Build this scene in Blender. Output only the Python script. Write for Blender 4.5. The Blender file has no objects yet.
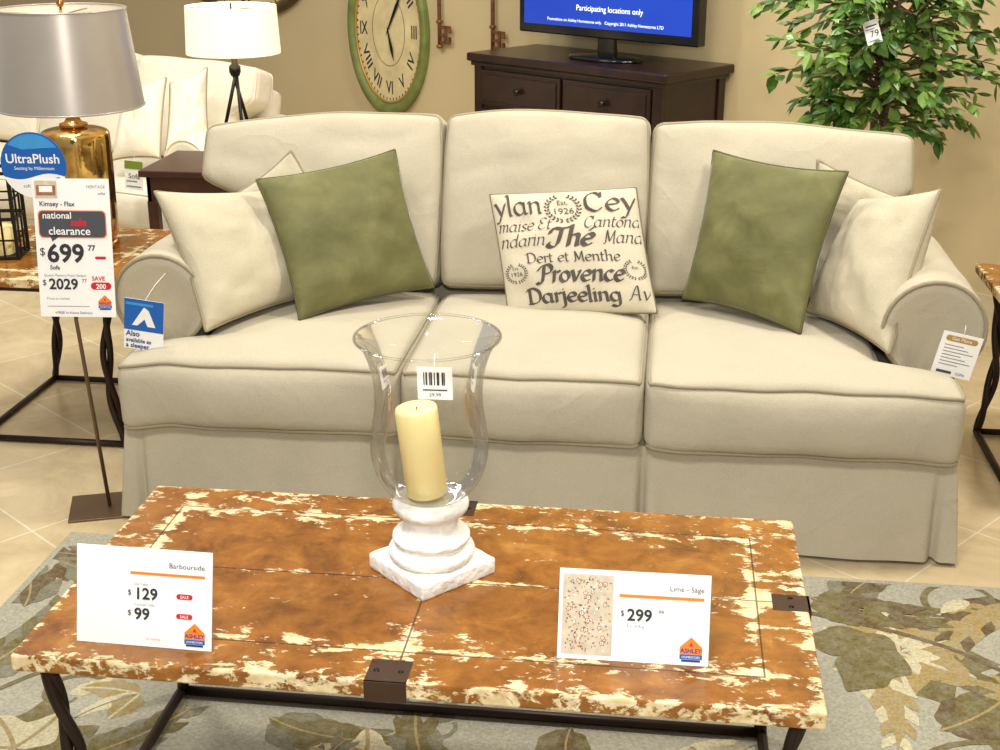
import bpy, bmesh, math, random
from mathutils import Vector, Matrix, noise
random.seed(7)
C = bpy.context.scene.collection
R_ = math.radians
# ------------------------------------------------------------ camera model
FPX=1317.0; PIT=R_(20.3); YAW=R_(7.2); CAM=Vector((0,0,1.664))
Fw=Vector((-math.sin(YAW)*math.cos(PIT), math.cos(YAW)*math.cos(PIT), -math.sin(PIT)))
Rt=Vector((math.cos(YAW), math.sin(YAW),0)); Up=Vector((-math.sin(YAW)*math.sin(PIT), math.cos(YAW)*math.sin(PIT), math.cos(PIT)))
def ray(px,py): return Fw*FPX+Rt*(px-500)+Up*(375-py)
def hit(px,py,p,n):
    d=ray(px,py); t=(Vector(p)-CAM).dot(Vector(n))/d.dot(Vector(n)); return CAM+d*t
def aty(px,py,y): return hit(px,py,(0,y,0),(0,1,0))
cam=bpy.data.cameras.new('camera'); co=bpy.data.objects.new('camera',cam); C.objects.link(co)
co.location=CAM; co.rotation_euler=(math.pi/2-PIT,0,YAW); cam.sensor_width=36; cam.lens=FPX*36/1000; cam.clip_start=.05
bpy.context.scene.camera=co

# ------------------------------------------------------------ materials
def lin(c):
    return tuple(((v/255)/12.92 if v/255<=.04045 else (((v/255)+.055)/1.055)**2.4) for v in c)
def newmat(name):
    m=bpy.data.materials.new(name); m.use_nodes=True; nt=m.node_tree; b=nt.nodes['Principled BSDF']; return m,nt,b
def mth(nt,op,a,b=None,c=None):
    n=nt.nodes.new('ShaderNodeMath'); n.operation=op
    for i,v in enumerate((a,b,c)):
        if v is None: continue
        if isinstance(v,(int,float)): n.inputs[i].default_value=v
        else: nt.links.new(v,n.inputs[i])
    return n.outputs[0]
def tex(nt,scale,detail=3,vec=None,sc=None,rough=.5,dist=0):
    tc=nt.nodes.new('ShaderNodeTexCoord'); v=tc.outputs['Object'] if vec is None else vec
    if sc:
        mp=nt.nodes.new('ShaderNodeMapping'); mp.inputs['Scale'].default_value=sc; nt.links.new(v,mp.inputs[0]); v=mp.outputs[0]
    n=nt.nodes.new('ShaderNodeTexNoise'); n.inputs['Scale'].default_value=scale; n.inputs['Detail'].default_value=detail
    n.inputs['Roughness'].default_value=rough; n.inputs['Distortion'].default_value=dist
    nt.links.new(v,n.inputs['Vector']); return n.outputs[0]
def ramp(nt,fac,stops):
    r=nt.nodes.new('ShaderNodeValToRGB'); e=r.color_ramp.elements
    while len(e)<len(stops): e.new(.5)
    for i,(p,c) in enumerate(stops): e[i].position=p; e[i].color=(*c,1)
    nt.links.new(fac,r.inputs[0]); return r.outputs[0]
def mixc(nt,fac,a,b):
    n=nt.nodes.new('ShaderNodeMix'); n.data_type='RGBA'
    for i,v in ((0,fac),(6,a),(7,b)):
        if isinstance(v,tuple): n.inputs[i].default_value=(*v,1)
        elif isinstance(v,(int,float)): n.inputs[i].default_value=v
        else: nt.links.new(v,n.inputs[i])
    return n.outputs[2]
def clampn(nt,v):
    n=nt.nodes.new('ShaderNodeClamp'); nt.links.new(v,n.inputs[0]); return n.outputs[0]
def bumpn(nt,b,h,strength=.3,dist=.002,prev=None):
    n=nt.nodes.new('ShaderNodeBump'); n.inputs['Strength'].default_value=strength; n.inputs['Distance'].default_value=dist
    if prev is not None: nt.links.new(prev,n.inputs['Normal'])
    nt.links.new(h,n.inputs['Height']); nt.links.new(n.outputs[0],b.inputs['Normal']); return n.outputs[0]
def basic(name,rgb,rough=.6,metal=0,var=.08,scale=8,bump=0,bscale=80,bd=.002,sheen=0,emit=0,spec=.5):
    m,nt,b=newmat(name); c=lin(rgb)
    lo=tuple(x*(1-var) for x in c); hi=tuple(min(1,x*(1+var)) for x in c)
    nt.links.new(ramp(nt,tex(nt,scale,4),[(.3,lo),(.7,hi)]),b.inputs['Base Color'])
    b.inputs['Roughness'].default_value=rough; b.inputs['Metallic'].default_value=metal
    b.inputs['Specular IOR Level'].default_value=spec
    if sheen: b.inputs['Sheen Weight'].default_value=sheen
    if bump: bumpn(nt,b,tex(nt,bscale,3),bump,bd)
    if emit:
        b.inputs['Emission Color'].default_value=(*c,1); b.inputs['Emission Strength'].default_value=emit
    return m
M={}
def ridge(nt,scale,p,dist=1.2):
    n=tex(nt,scale,2,dist=dist); a=mth(nt,'ABSOLUTE',mth(nt,'SUBTRACT',mth(nt,'MULTIPLY',n,2.0),1.0))
    return mth(nt,'POWER',mth(nt,'MAXIMUM',mth(nt,'SUBTRACT',1.0,a),.0),p)
def fabric(name,rgb,var=.04,sheen=.08,wr=.5):
    m,nt,b=newmat(name); c=lin(rgb)
    n1=tex(nt,5,3); lo=tuple(x*(1-var) for x in c); hi=tuple(min(1,x*(1+var)) for x in c)
    col=ramp(nt,n1,[(.3,lo),(.7,hi)])
    weave=ramp(nt,tex(nt,420,1),[(.3,(.86,.86,.86)),(.7,(1,1,1))])
    mm=nt.nodes.new('ShaderNodeMix'); mm.data_type='RGBA'; mm.blend_type='MULTIPLY'; mm.inputs[0].default_value=1
    nt.links.new(col,mm.inputs[6]); nt.links.new(weave,mm.inputs[7]); nt.links.new(mm.outputs[2],b.inputs['Base Color'])
    b.inputs['Roughness'].default_value=.95; b.inputs['Specular IOR Level'].default_value=.08; b.inputs['Sheen Weight'].default_value=sheen
    p=bumpn(nt,b,tex(nt,350,1),.35,.0015)
    w=mth(nt,'ADD',tex(nt,7,2,dist=.6),mth(nt,'ADD',mth(nt,'MULTIPLY',tex(nt,17,3,dist=.5),.40),mth(nt,'MULTIPLY',ridge(nt,3.4,6),.22)))
    bumpn(nt,b,w,wr,.010,p); return m
M['sofa']=fabric('beige_twill',(189,180,157))
M['sofa_pipe']=fabric('beige_piping',(158,147,122),wr=0)
M['cream']=fabric('cream_fabric',(196,186,160),wr=.65)
M['white']=fabric('white_slipcover',(240,231,208),wr=.6)
M['linen']=fabric('natural_linen',(208,198,174),wr=.1)
m,nt,b=newmat('olive_velvet')
n=tex(nt,6,4,rough=.6,dist=.4)
nt.links.new(ramp(nt,n,[(.3,lin((86,85,42))),(.55,lin((104,102,56))),(.75,lin((126,122,74)))]),b.inputs['Base Color'])
b.inputs['Roughness'].default_value=.7; b.inputs['Sheen Weight'].default_value=.8; b.inputs['Sheen Roughness'].default_value=.3
bumpn(nt,b,tex(nt,11,3,dist=.5),.7,.009); M['velvet']=m
M['velvet_pipe']=basic('olive_piping',(84,80,40),.7,var=.1)
M['linen_pipe']=basic('grey_brown_piping',(120,108,88),.9,var=.1)
M['iron']=basic('wrought_iron',(52,38,30),.45,.6,var=.25,bump=.3)
M['bracket']=basic('bronze_bracket',(72,52,40),.4,.5,var=.2,bump=.2)
M['rivet']=basic('dark_rivet',(40,32,30),.35,.8)
M['wood']=basic('espresso_wood',(38,20,14),.28,var=.3,scale=14)
M['wood2']=basic('dark_brown_wood',(62,32,22),.35,var=.25,scale=12)
M['knob']=basic('dark_bronze_knob',(60,48,40),.3,.8)
M['black']=basic('gloss_black_plastic',(12,12,13),.12,var=.1)
M['black_matte']=basic('matte_black_metal',(16,14,13),.45,.3)
M['paper']=basic('white_card',(247,246,243),.45,var=.01)
M['ink']=basic('dark_ink',(42,40,48),.6,var=.02)
M['pillow_ink']=basic('charcoal_fabric_ink',(80,73,66),.9,var=.15,scale=40)
M['inklight']=basic('grey_ink',(120,118,122),.6,var=.02)
M['orange']=basic('orange_print',(240,130,30),.5,var=.02)
M['red']=basic('red_print',(200,30,50),.5,var=.02)
M['blue']=basic('blue_print',(20,95,180),.4,var=.05)
M['dkblue']=basic('dark_blue_print',(28,60,130),.4,var=.03)
M['skyblue']=basic('sky_blue_print',(60,150,215),.4,var=.15,scale=15)
M['green']=basic('green_print',(120,140,40),.5,var=.1)
M['tan_print']=basic('tan_print',(180,140,70),.5,var=.05)
M['slate']=basic('slate_print',(72,74,80),.5,var=.03)
M['sage_print']=basic('sage_print',(204,192,168),.6,var=.15,scale=60)
M['brown_print']=basic('brown_print',(158,104,72),.6,var=.25,scale=60)
M['candle']=basic('ivory_wax',(252,232,166),.4,var=.03)
bb=M['candle'].node_tree.nodes['Principled BSDF']; bb.inputs['Subsurface Weight'].default_value=.3; bb.inputs['Subsurface Radius'].default_value=(.02,.014,.008)
M['wick']=basic('wick',(50,40,32),.8)
M['stone']=basic('chalky_plaster',(240,238,231),.9,var=.10,scale=40,bump=.8,bscale=60,bd=.007)
M['gold']=basic('mercury_gold',(226,176,104),.06,.98,var=.55,scale=18,bump=.35,bscale=10,bd=.004)
M['brass']=basic('antique_brass',(180,132,72),.25,.9,var=.2)
M['shade']=basic('silver_satin_shade',(172,164,154),.34,.45,var=.04,sheen=.2)
M['shade_in']=basic('shade_lining',(240,232,214),.7,var=.01)
M['wshade']=basic('white_linen_shade',(244,236,212),.8,var=.02,emit=.3)
M['pole']=basic('bronze_pole',(110,88,66),.4,.6)
M['leafa']=basic('ficus_leaf',(64,100,34),.35,var=.4,scale=6)
M['leafb']=basic('ficus_leaf_light',(112,142,62),.35,var=.35,scale=6)
M['bark']=basic('ficus_bark',(96,74,52),.85,var=.3,scale=30,bump=.5)
M['pot']=basic('brown_pot',(80,52,36),.4,var=.2)
M['soil']=basic('moss_soil',(60,50,32),.95,var=.4,scale=60)
M['clock_face']=basic('aged_cream_face',(216,198,148),.6,var=.15,scale=10)
M['clock_frame']=basic('green_painted_frame',(112,122,60),.5,var=.25,scale=12)
M['clock_gold']=basic('gold_inner_ring',(176,140,66),.45,.4,var=.2)
M['dark_gold']=basic('dark_gold_frame',(92,70,40),.4,.4,var=.3,scale=14)
M['rust']=basic('aged_bronze_key',(128,84,52),.5,.5,var=.4,scale=30,bump=.3)
M['cage']=basic('dark_lantern_metal',(34,26,20),.5,.5)
M['screen']=basic('blue_screen',(20,52,150),.2,var=.2,scale=2,emit=1.0)
M['screen_text']=basic('screen_text',(225,235,250),.4,var=0,emit=1.2)
m,nt,b=newmat('clear_glass'); nt.nodes.remove(b)
out=nt.nodes['Material Output']; lw=nt.nodes.new('ShaderNodeLayerWeight'); lw.inputs[0].default_value=.24
tr=nt.nodes.new('ShaderNodeBsdfTransparent'); tr.inputs[0].default_value=(.985,.99,.985,1)
gl=nt.nodes.new('ShaderNodeBsdfGlossy'); gl.inputs['Roughness'].default_value=.015
mx=nt.nodes.new('ShaderNodeMixShader')
fac=mth(nt,'ADD',mth(nt,'MULTIPLY',lw.outputs['Fresnel'],.65),.03)
nt.links.new(fac,mx.inputs[0]); nt.links.new(tr.outputs[0],mx.inputs[1]); nt.links.new(gl.outputs[0],mx.inputs[2]); nt.links.new(mx.outputs[0],out.inputs[0])
M['glass']=m
M['wall']=basic('tan_wall_paint',(200,181,138),.8,var=.03,scale=2,bump=.1,bscale=120)
m,nt,b=newmat('beige_floor_tile')
tc=nt.nodes.new('ShaderNodeTexCoord'); mp=nt.nodes.new('ShaderNodeMapping'); mp.inputs['Rotation'].default_value=(0,0,R_(38)); nt.links.new(tc.outputs['Object'],mp.inputs[0])
br=nt.nodes.new('ShaderNodeTexBrick'); br.offset=0; br.inputs['Scale'].default_value=1; br.inputs['Brick Width'].default_value=.46; br.inputs['Row Height'].default_value=.46
br.inputs['Mortar Size'].default_value=.003; br.inputs['Mortar Smooth'].default_value=.2
br.inputs['Color1'].default_value=(*lin((206,186,146)),1); br.inputs['Color2'].default_value=(*lin((214,195,157)),1); br.inputs['Mortar'].default_value=(*lin((230,218,190)),1)
nt.links.new(mp.outputs[0],br.inputs['Vector'])
blot=ramp(nt,tex(nt,3.5,6,rough=.7,dist=.8),[(.3,(.64,.60,.53)),(.68,(1,1,1))])
mm=nt.nodes.new('ShaderNodeMix'); mm.data_type='RGBA'; mm.blend_type='MULTIPLY'; mm.inputs[0].default_value=.8
nt.links.new(br.outputs[0],mm.inputs[6]); nt.links.new(blot,mm.inputs[7]); nt.links.new(mm.outputs[2],b.inputs['Base Color'])
b.inputs['Roughness'].default_value=.2; M['floor']=m
def distressed(name,hx,hy,cross=True,inset=.085,cx=0.0):
    m,nt,b=newmat(name)
    tc=nt.nodes.new('ShaderNodeTexCoord'); sp=nt.nodes.new('ShaderNodeSeparateXYZ'); nt.links.new(tc.outputs['Object'],sp.inputs[0])
    ax=mth(nt,'ABSOLUTE',sp.outputs[0]); ay=mth(nt,'ABSOLUTE',sp.outputs[1]); axc=mth(nt,'ABSOLUTE',mth(nt,'SUBTRACT',sp.outputs[0],cx))
    dx=mth(nt,'SUBTRACT',hx,ax); dy=mth(nt,'SUBTRACT',hy,ay)
    dE=mth(nt,'MINIMUM',dx,dy)
    dB=mth(nt,'ABSOLUTE',mth(nt,'SUBTRACT',dE,inset+.008))
    dC=mth(nt,'MINIMUM',axc,ay)
    def fall(d,w): return mth(nt,'EXPONENT',mth(nt,'MULTIPLY',mth(nt,'MAXIMUM',d,0.0),-1.0/w))
    def mask(scale,base,kE,kB,kC,sc,gain,bigk,seed):
        big=tex(nt,6+seed,2)
        n1=tex(nt,scale,8,rough=.66,dist=.35,sc=sc)
        thr=mth(nt,'SUBTRACT',base,mth(nt,'MULTIPLY',fall(dE,.028),kE))
        thr=mth(nt,'SUBTRACT',thr,mth(nt,'MULTIPLY',fall(dB,.036),kB))
        thr=mth(nt,'SUBTRACT',thr,mth(nt,'MULTIPLY',fall(dC,.026),kC))
        thr=mth(nt,'SUBTRACT',thr,mth(nt,'MULTIPLY',mth(nt,'SUBTRACT',big,.5),bigk))
        return clampn(nt,mth(nt,'MULTIPLY',mth(nt,'SUBTRACT',n1,thr),gain))
    m1=mask(26,.70,.19,.225,.165,(.7,1.4,1),24,.30,0)
    m2=mask(58,.735,.17,.20,.15,(.8,1.3,1),18,.38,3)
    mk=mth(nt,'MAXIMUM',m1,m2)
    brown=ramp(nt,tex(nt,13,8,rough=.68,dist=.4),[(.30,lin((92,54,14))),(.45,lin((130,80,24))),(.58,lin((148,95,34))),(.75,lin((176,124,56)))])
    cream=ramp(nt,tex(nt,60,3),[(.3,lin((204,178,124))),(.7,lin((238,222,182)))])
    col=mixc(nt,mk,brown,cream)
    s1=mth(nt,'LESS_THAN',mth(nt,'ABSOLUTE',mth(nt,'SUBTRACT',dE,inset)),.0016)
    if cross: s1=mth(nt,'MAXIMUM',s1,mth(nt,'LESS_THAN',dC,.0018))
    col=mixc(nt,mth(nt,'MULTIPLY',s1,.8),col,lin((52,26,8)))
    nt.links.new(col,b.inputs['Base Color']); b.inputs['Roughness'].default_value=.2
    bumpn(nt,b,mth(nt,'SUBTRACT',mth(nt,'MULTIPLY',tex(nt,12,3),1.5),mk),.35,.002)
    return m
M['ctop']=distressed('distressed_painted_wood',.65,.325,cx=-.018)
M['etop']=distressed('distressed_end_table_wood',.3,.325,False)
def rugm(name,rgb,k=.6):
    m,nt,b=newmat(name); c=lin(rgb); g=lin((164,160,142))
    base_=ramp(nt,tex(nt,140,2),[(.3,tuple(x*.74 for x in c)),(.7,tuple(min(1,x*1.16) for x in c))])
    gb=ramp(nt,tex(nt,150,2),[(.3,tuple(x*.76 for x in g)),(.7,tuple(min(1,x*1.12) for x in g))])
    f=mth(nt,'MULTIPLY',clampn(nt,mth(nt,'MULTIPLY',mth(nt,'SUBTRACT',tex(nt,30,6,rough=.8),.38),3.0)),k)
    nt.links.new(mixc(nt,f,base_,gb),b.inputs['Base Color'])
    b.inputs['Roughness'].default_value=.95; b.inputs['Specular IOR Level'].default_value=.1
    bumpn(nt,b,tex(nt,260,2),.6,.003); return m
RUG=[rugm('rug_grey_beige',(162,158,140)),rugm('rug_olive',(104,92,50),.5),rugm('rug_cream',(198,188,152),.65),rugm('rug_dark_grey',(118,113,92),.5),rugm('rug_gold',(156,134,82),.6),rugm('rug_rust',(150,100,70)),rugm('rug_brown',(94,76,46),.45)]

# ------------------------------------------------------------ mesh builder
_tc={}
def text_geo(s,size,align='CENTER',shear=0,bold=0,space=1):
    k=(s,size,align,shear,bold,space)
    if k in _tc: return _tc[k]
    cu=bpy.data.curves.new('t','FONT'); cu.body=s; cu.size=size; cu.align_x=align; cu.shear=shear; cu.offset=bold; cu.resolution_u=3; cu.space_character=space
    ob=bpy.data.objects.new('t',cu); C.objects.link(ob); bpy.context.view_layer.update()
    me=bpy.data.meshes.new_from_object(ob.evaluated_get(bpy.context.evaluated_depsgraph_get()))
    r=([(v.co.x,v.co.y) for v in me.vertices],[tuple(p.vertices) for p in me.polygons])
    bpy.data.objects.remove(ob); bpy.data.curves.remove(cu); bpy.data.meshes.remove(me)
    _tc[k]=r; return r
def crom(pts,n=8):
    P=[Vector(p) for p in pts]; Q=[]
    for i in range(len(P)-1):
        p0=P[max(i-1,0)];p1=P[i];p2=P[i+1];p3=P[min(i+2,len(P)-1)]
        for k in range(n):
            t=k/n; Q.append(.5*((2*p1)+(p2-p0)*t+(2*p0-5*p1+4*p2-p3)*t*t+(3*p1-p0-3*p2+p3)*t**3))
    Q.append(P[-1]); return Q
class MB:
    def __init__(s): s.v=[];s.f=[];s.m=[];s.s=[]
    def add(s,vs,fs,mi=0,sm=True):
        o=len(s.v); s.v+= [Vector(v) for v in vs]
        for f in fs: s.f.append(tuple(i+o for i in f)); s.m.append(mi); s.s.append(sm)
        return s
    def box(s,x0,x1,y0,y1,z0,z1,mi=0,b=0):
        bm=bmesh.new(); bmesh.ops.create_cube(bm,size=1)
        for v in bm.verts: v.co=Vector(((x0+x1)/2+v.co.x*(x1-x0),(y0+y1)/2+v.co.y*(y1-y0),(z0+z1)/2+v.co.z*(z1-z0)))
        if b: bmesh.ops.bevel(bm,geom=bm.edges[:],offset=b,segments=2,affect='EDGES',profile=.5)
        bm.verts.index_update(); s.add([v.co for v in bm.verts],[[v.index for v in f.verts] for f in bm.faces],mi,False); bm.free(); return s
    def tube(s,path,r,mi=0,n=8,closed=False):
        P=[Vector(p) for p in path]; L=len(P); rs=r if isinstance(r,(list,tuple)) else [r]*L
        vs=[];fs=[]; prev=None
        for i in range(L):
            if closed: t=(P[(i+1)%L]-P[i-1])
            else: t=P[min(i+1,L-1)]-P[max(i-1,0)]
            if t.length<1e-9: t=Vector((0,0,1))
            t.normalize()
            if prev is None:
                a=Vector((0,0,1)) if abs(t.z)<.9 else Vector((1,0,0)); a=(a-t*a.dot(t)).normalized()
            else:
                a=prev-t*prev.dot(t); a=a.normalized() if a.length>1e-6 else Vector((1,0,0))
            prev=a; b=t.cross(a)
            for k in range(n):
                an=2*math.pi*k/n; vs.append(P[i]+(a*math.cos(an)+b*math.sin(an))*rs[i])
        for i in range(L if closed else L-1):
            j=(i+1)%L
            for k in range(n): fs.append((i*n+k,i*n+(k+1)%n,j*n+(k+1)%n,j*n+k))
        if not closed: fs.append(tuple(range(n))[::-1]); fs.append(tuple((L-1)*n+k for k in range(n)))
        return s.add(vs,fs,mi)
    def lathe(s,prof,c=(0,0,0),mi=0,n=40,cap=True,sm=True):
        vs=[];fs=[];c=Vector(c)
        for r,z in prof:
            for k in range(n): a=2*math.pi*k/n; vs.append(c+Vector((r*math.cos(a),r*math.sin(a),z)))
        for i in range(len(prof)-1):
            for k in range(n): fs.append((i*n+k,i*n+(k+1)%n,(i+1)*n+(k+1)%n,(i+1)*n+k))
        s.add(vs,fs,mi,sm)
        if cap:
            for idx,flip in ((0,True),(len(prof)-1,False)):
                if prof[idx][0]>1e-4:
                    r,z=prof[idx]; s.add([c+Vector((r*math.cos(2*math.pi*k/n),r*math.sin(2*math.pi*k/n),z)) for k in range(n)],[tuple(range(n))[::-1] if flip else tuple(range(n))],mi,False)
        return s
    def poly(s,pts,mi=0): return s.add(pts,[tuple(range(len(pts)))],mi,False)
    def text(s,st,size,fn,mi=0,**k):
        v,f=text_geo(st,size,**k); return s.add([fn(x,y) for x,y in v],f,mi,False)
    def rough(s,amp,sc):
        s.v=[v+noise.noise_vector(v*sc)*amp+noise.noise_vector(v*sc*3)*amp*.4 for v in s.v]; return s
    def build(s,name,mats,parent=None,xf=None):
        if not isinstance(mats,(list,tuple)): mats=[mats]
        me=bpy.data.meshes.new(name); me.from_pydata([tuple(v) for v in s.v],[],s.f)
        for m in mats: me.materials.append(m)
        me.polygons.foreach_set('material_index',s.m); me.polygons.foreach_set('use_smooth',s.s); me.update()
        o=bpy.data.objects.new(name,me); C.objects.link(o); o.parent=parent
        if xf is not None: o.matrix_basis=xf
        return o
def thing(name,label,cat,loc=(0,0,0),rz=0,group=None,mat=None):
    o=bpy.data.objects.new(name,None); C.objects.link(o); o.empty_display_size=.05
    if mat is not None: o.matrix_world=mat
    else: o.location=loc; o.rotation_euler=(0,0,rz)
    o['label']=label; o['category']=cat
    if group: o['group']=group
    return o
def struct(o): o['kind']='structure'; return o

# ------------------------------------------------------------ room
WD=Vector((.805,-.593,0)).normalized(); WN=Vector((.593,.805,0)).normalized(); W0=Vector((.22,6.21,0)); WA=math.atan2(WD.y,WD.x)
def wallhit(px,py): return hit(px,py,W0,WN)
struct(MB().box(-9,7,-3,14,-.05,0).build('floor',M['floor']))
def wallbox(name,p,d,L0,L1,h=3.2):
    n=Vector((-d.y,d.x,0)); a=p+d*L0; b_=p+d*L1
    vs=[a,b_,b_+n*.12,a+n*.12]; vs=vs+[v+Vector((0,0,h)) for v in vs]
    return struct(MB().add(vs,[(0,1,5,4),(1,2,6,5),(2,3,7,6),(3,0,4,7),(4,5,6,7),(3,2,1,0)],0,False).build(name,M['wall']))
wallbox('wall_back',W0,WD,-9.5,4.0)
wallbox('wall_right',W0+WD*4.0,Vector((0,-1,0)),0,6.0)
M['base']=basic('baseboard_paint',(205,190,158),.5,var=.02)
def base():
    a=W0+WD*-9.5; b_=W0+WD*4; n=-WN*.015
    vs=[a+n,b_+n,b_,a]; vs=vs+[v+Vector((0,0,.1)) for v in vs]
    struct(MB().add(vs,[(0,1,5,4),(1,2,6,5),(2,3,7,6),(3,0,4,7),(4,5,6,7),(3,2,1,0)],0,False).build('baseboard_back',M['base']))
base()

# ------------------------------------------------------------ cushions
def boxcushion(mb,fn,nu=30,nv=16,nw=8,mi=0):
    def rm(i,n):
        t=2*i/n-1; return math.copysign(1-(1-abs(t))**1.5,t) if t else 0
    idx={};vs=[];fs=[]
    def V(i,j,k):
        q=(i,j,k)
        if q not in idx: idx[q]=len(vs); vs.append(fn(rm(i,nu),rm(j,nv),rm(k,nw)))
        return idx[q]
    for i in range(nu):
        for j in range(nv):
            fs.append((V(i,j,0),V(i,j+1,0),V(i+1,j+1,0),V(i+1,j,0))); fs.append((V(i,j,nw),V(i+1,j,nw),V(i+1,j+1,nw),V(i,j+1,nw)))
    for i in range(nu):
        for k in range(nw):
            fs.append((V(i,0,k),V(i+1,0,k),V(i+1,0,k+1),V(i,0,k+1))); fs.append((V(i,nv,k),V(i,nv,k+1),V(i+1,nv,k+1),V(i+1,nv,k)))
    for j in range(nv):
        for k in range(nw):
            fs.append((V(0,j,k),V(0,j,k+1),V(0,j+1,k+1),V(0,j+1,k))); fs.append((V(nu,j,k),V(nu,j+1,k),V(nu,j+1,k+1),V(nu,j,k+1)))
    return mb.add(vs,fs,mi)
def rnd(u,v,w,h,r):
    p=[u*h[0],v*h[1],w*h[2]]; c=[max(-(h[i]-r),min(h[i]-r,p[i])) for i in range(3)]; d=Vector([p[i]-c[i] for i in range(3)])
    if d.length>1e-9: d=d.normalized()*r
    return Vector(c)+d
def sst(a,b,x):
    t=max(0,min(1,(x-a)/(b-a))); return t*t*(3-2*t)
def rdg(p): return max(0,1-abs(noise.noise(p))*3.2)**2
def loop_pts(n=26):
    L=[]
    for i in range(n): L.append((-1+2*i/n,-1))
    for i in range(n): L.append((1,-1+2*i/n))
    for i in range(n): L.append((1-2*i/n,1))
    for i in range(n): L.append((-1,1-2*i/n))
    return L
def make_sofa(name,label,cat,loc,rz,fab,pipe,seed=0,scale=1):
    root=thing(name,label,cat,loc,rz); root.scale=(scale,)*3
    MB().box(-1.07,1.07,.06,.96,.04,.30,0,.01).build('frame',fab,root)
    mb=MB(); lean=R_(18); RM=Matrix.Rotation(-lean,3,'X')
    def bf(u,v,w):
        p=rnd(u,v,w,(1.03,.055,.28),.05); return RM@p+Vector((0,.955,.57))
    boxcushion(mb,bf,30,4,10); mb.build('back_frame',fab,root)
    per=[(-1.11,.98),(-1.11,.0),(1.11,.0),(1.11,.98)]; pts=[]
    for a in range(4):
        p,q=Vector(per[a]),Vector(per[(a+1)%4]); L=(q-p).length; n=max(2,int(L/.007)); t=(q-p)/L
        for i in range(n): pts.append((p+t*(L*i/n),a))
    vs=[];fs=[];nr=12;N=len(pts)
    for k in range(nr+1):
        zf=k/nr
        for (p,a) in pts:
            out=Vector((p.x/1.11,(p.y-.49)/.49)); o2=Vector((out.x if abs(out.x)>.985 else 0,out.y if abs(out.y)>.97 else 0))
            off=.030*(1-zf)+.012*(1-zf)*noise.noise(Vector((p.x*4,p.y*4,seed+zf*.5)))+.0025*noise.noise(Vector((p.x*11,p.y*11,seed+zf*.8)))
            if a==1:
                for x0 in (-.345,.310):
                    d=p.x-x0; off-=.06*math.exp(-(d/.009)**2)*(1.15-zf); off+=.016*math.exp(-((d-.03)/.02)**2)*(1-zf)
                d=abs(abs(p.x)-1.07); off-=.034*math.exp(-(d/.010)**2)*(1.1-zf)
            q=p+o2*off
            vs.append((q.x,q.y,.012+zf*.275+.003*(1-zf)*noise.noise(Vector((p.x*5,p.y*5,7)))))
    for k in range(nr):
        for i in range(N): j=(i+1)%N; fs.append((k*N+i,k*N+j,(k+1)*N+j,(k+1)*N+i))
    MB().add(vs,fs).build('skirt',fab,root)
    for sgn in (-1,1):
        cx,cz,r=1.05,.582,.134
        prof=[(1.10,.27),(1.10,.36),(1.105,.44)]
        for k in range(26):
            a=R_(-55+290*k/25); prof.append((cx+r*math.cos(a),cz+r*math.sin(a)))
        prof+= [(.955,.44),(.95,.36),(.95,.27)]
        n=len(prof); ys=[(.19,.70),(.178,.84),(.178,.92),(.186,.975),(.205,1.0),(.235,1)]+[(.235+.765*i/16,1) for i in range(1,17)]+[(1.02,.97),(1.025,.9)]
        vs=[];fs=[]
        for y,s_ in ys:
            for (x,z) in prof:
                X=cx+(x-cx)*s_; Z=.5+(z-.5)*s_
                dn=.005*noise.noise(Vector((x*7,y*5,z*7+seed)))+.003*rdg(Vector((x*4,y*3+9,z*4+seed)))*sst(.22,.35,y)
                vs.append((sgn*(X+dn),y,Z+dn))
        for i in range(len(ys)-1):
            for k in range(n):
                j=(k+1)%n; f=(i*n+k,i*n+j,(i+1)*n+j,(i+1)*n+k); fs.append(f if sgn>0 else f[::-1])
        fs.append(tuple(range(n)) if sgn<0 else tuple(range(n))[::-1]); fs.append(tuple((len(ys)-1)*n+k for k in range(n)))
        arm=MB().add(vs,fs).build('arm',fab,root)
        MB().tube([(sgn*(cx+(x-cx)*.975),.180,.5+(z-.5)*.975) for x,z in prof],.006,0,6).build('piping',pipe,arm)
    for ci,(xa,xb,el,er) in enumerate([(-.925,-.335,-1.11,0),(-.33,.305,0,0),(.31,.925,0,1.11)]):
        def sf(u,v,w,ci=ci,xa=xa,xb=xb,el=el,er=er):
            hy=.36; hz=.095; p=rnd(u,v,w,(1,hy,hz),.032)
            yy=.325+p.y; e=1-sst(.10,.165,yy)
            A=xa+(el-xa)*e if el else xa; B=xb+(er-xb)*e if er else xb
            hw=(B-A)/2; q=rnd(u,v,w,(hw,hy,hz),.030)
            x=(A+B)/2+q.x; y=.325+q.y; z=.385+q.z
            cr=max(0,(1-u*u))**.5*max(0,(1-v*v))**.5
            top=1 if w>0 else 0
            z+=.036*cr*top*min(1,abs(w))
            y-=.028*(1-u*u)*(1-w*w)*(1 if v<0 else 0)*abs(v)
            x+=math.copysign(.010,u)*(1-w*w)*(1-v*v)*abs(u)
            z+=.010*noise.noise(Vector((x*3+seed,y*3,ci*5.)))+.003*noise.noise(Vector((x*9,y*6,ci*3+seed)))
            z-=.004*rdg(Vector((x*3.2+seed,y*4.5,ci*4.)))*cr*top
            y+=.006*noise.noise(Vector((x*6,z*6,ci+seed+9)))
            if el: z-=.02*sst(.95,1.11,abs(x))*(1-v)*.5
            if er: z-=.008*sst(.95,1.11,abs(x))
            return Vector((x,y,z))
        c=boxcushion(MB(),sf,50,36,10).build('seat_cushion',fab,root)
        pm=MB()
        for w in (1,-1): pm.tube([sf(a,b_,w)+Vector((0,-.001,.0035*w)) for a,b_ in loop_pts(40)],.0055,0,6,True)
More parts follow.
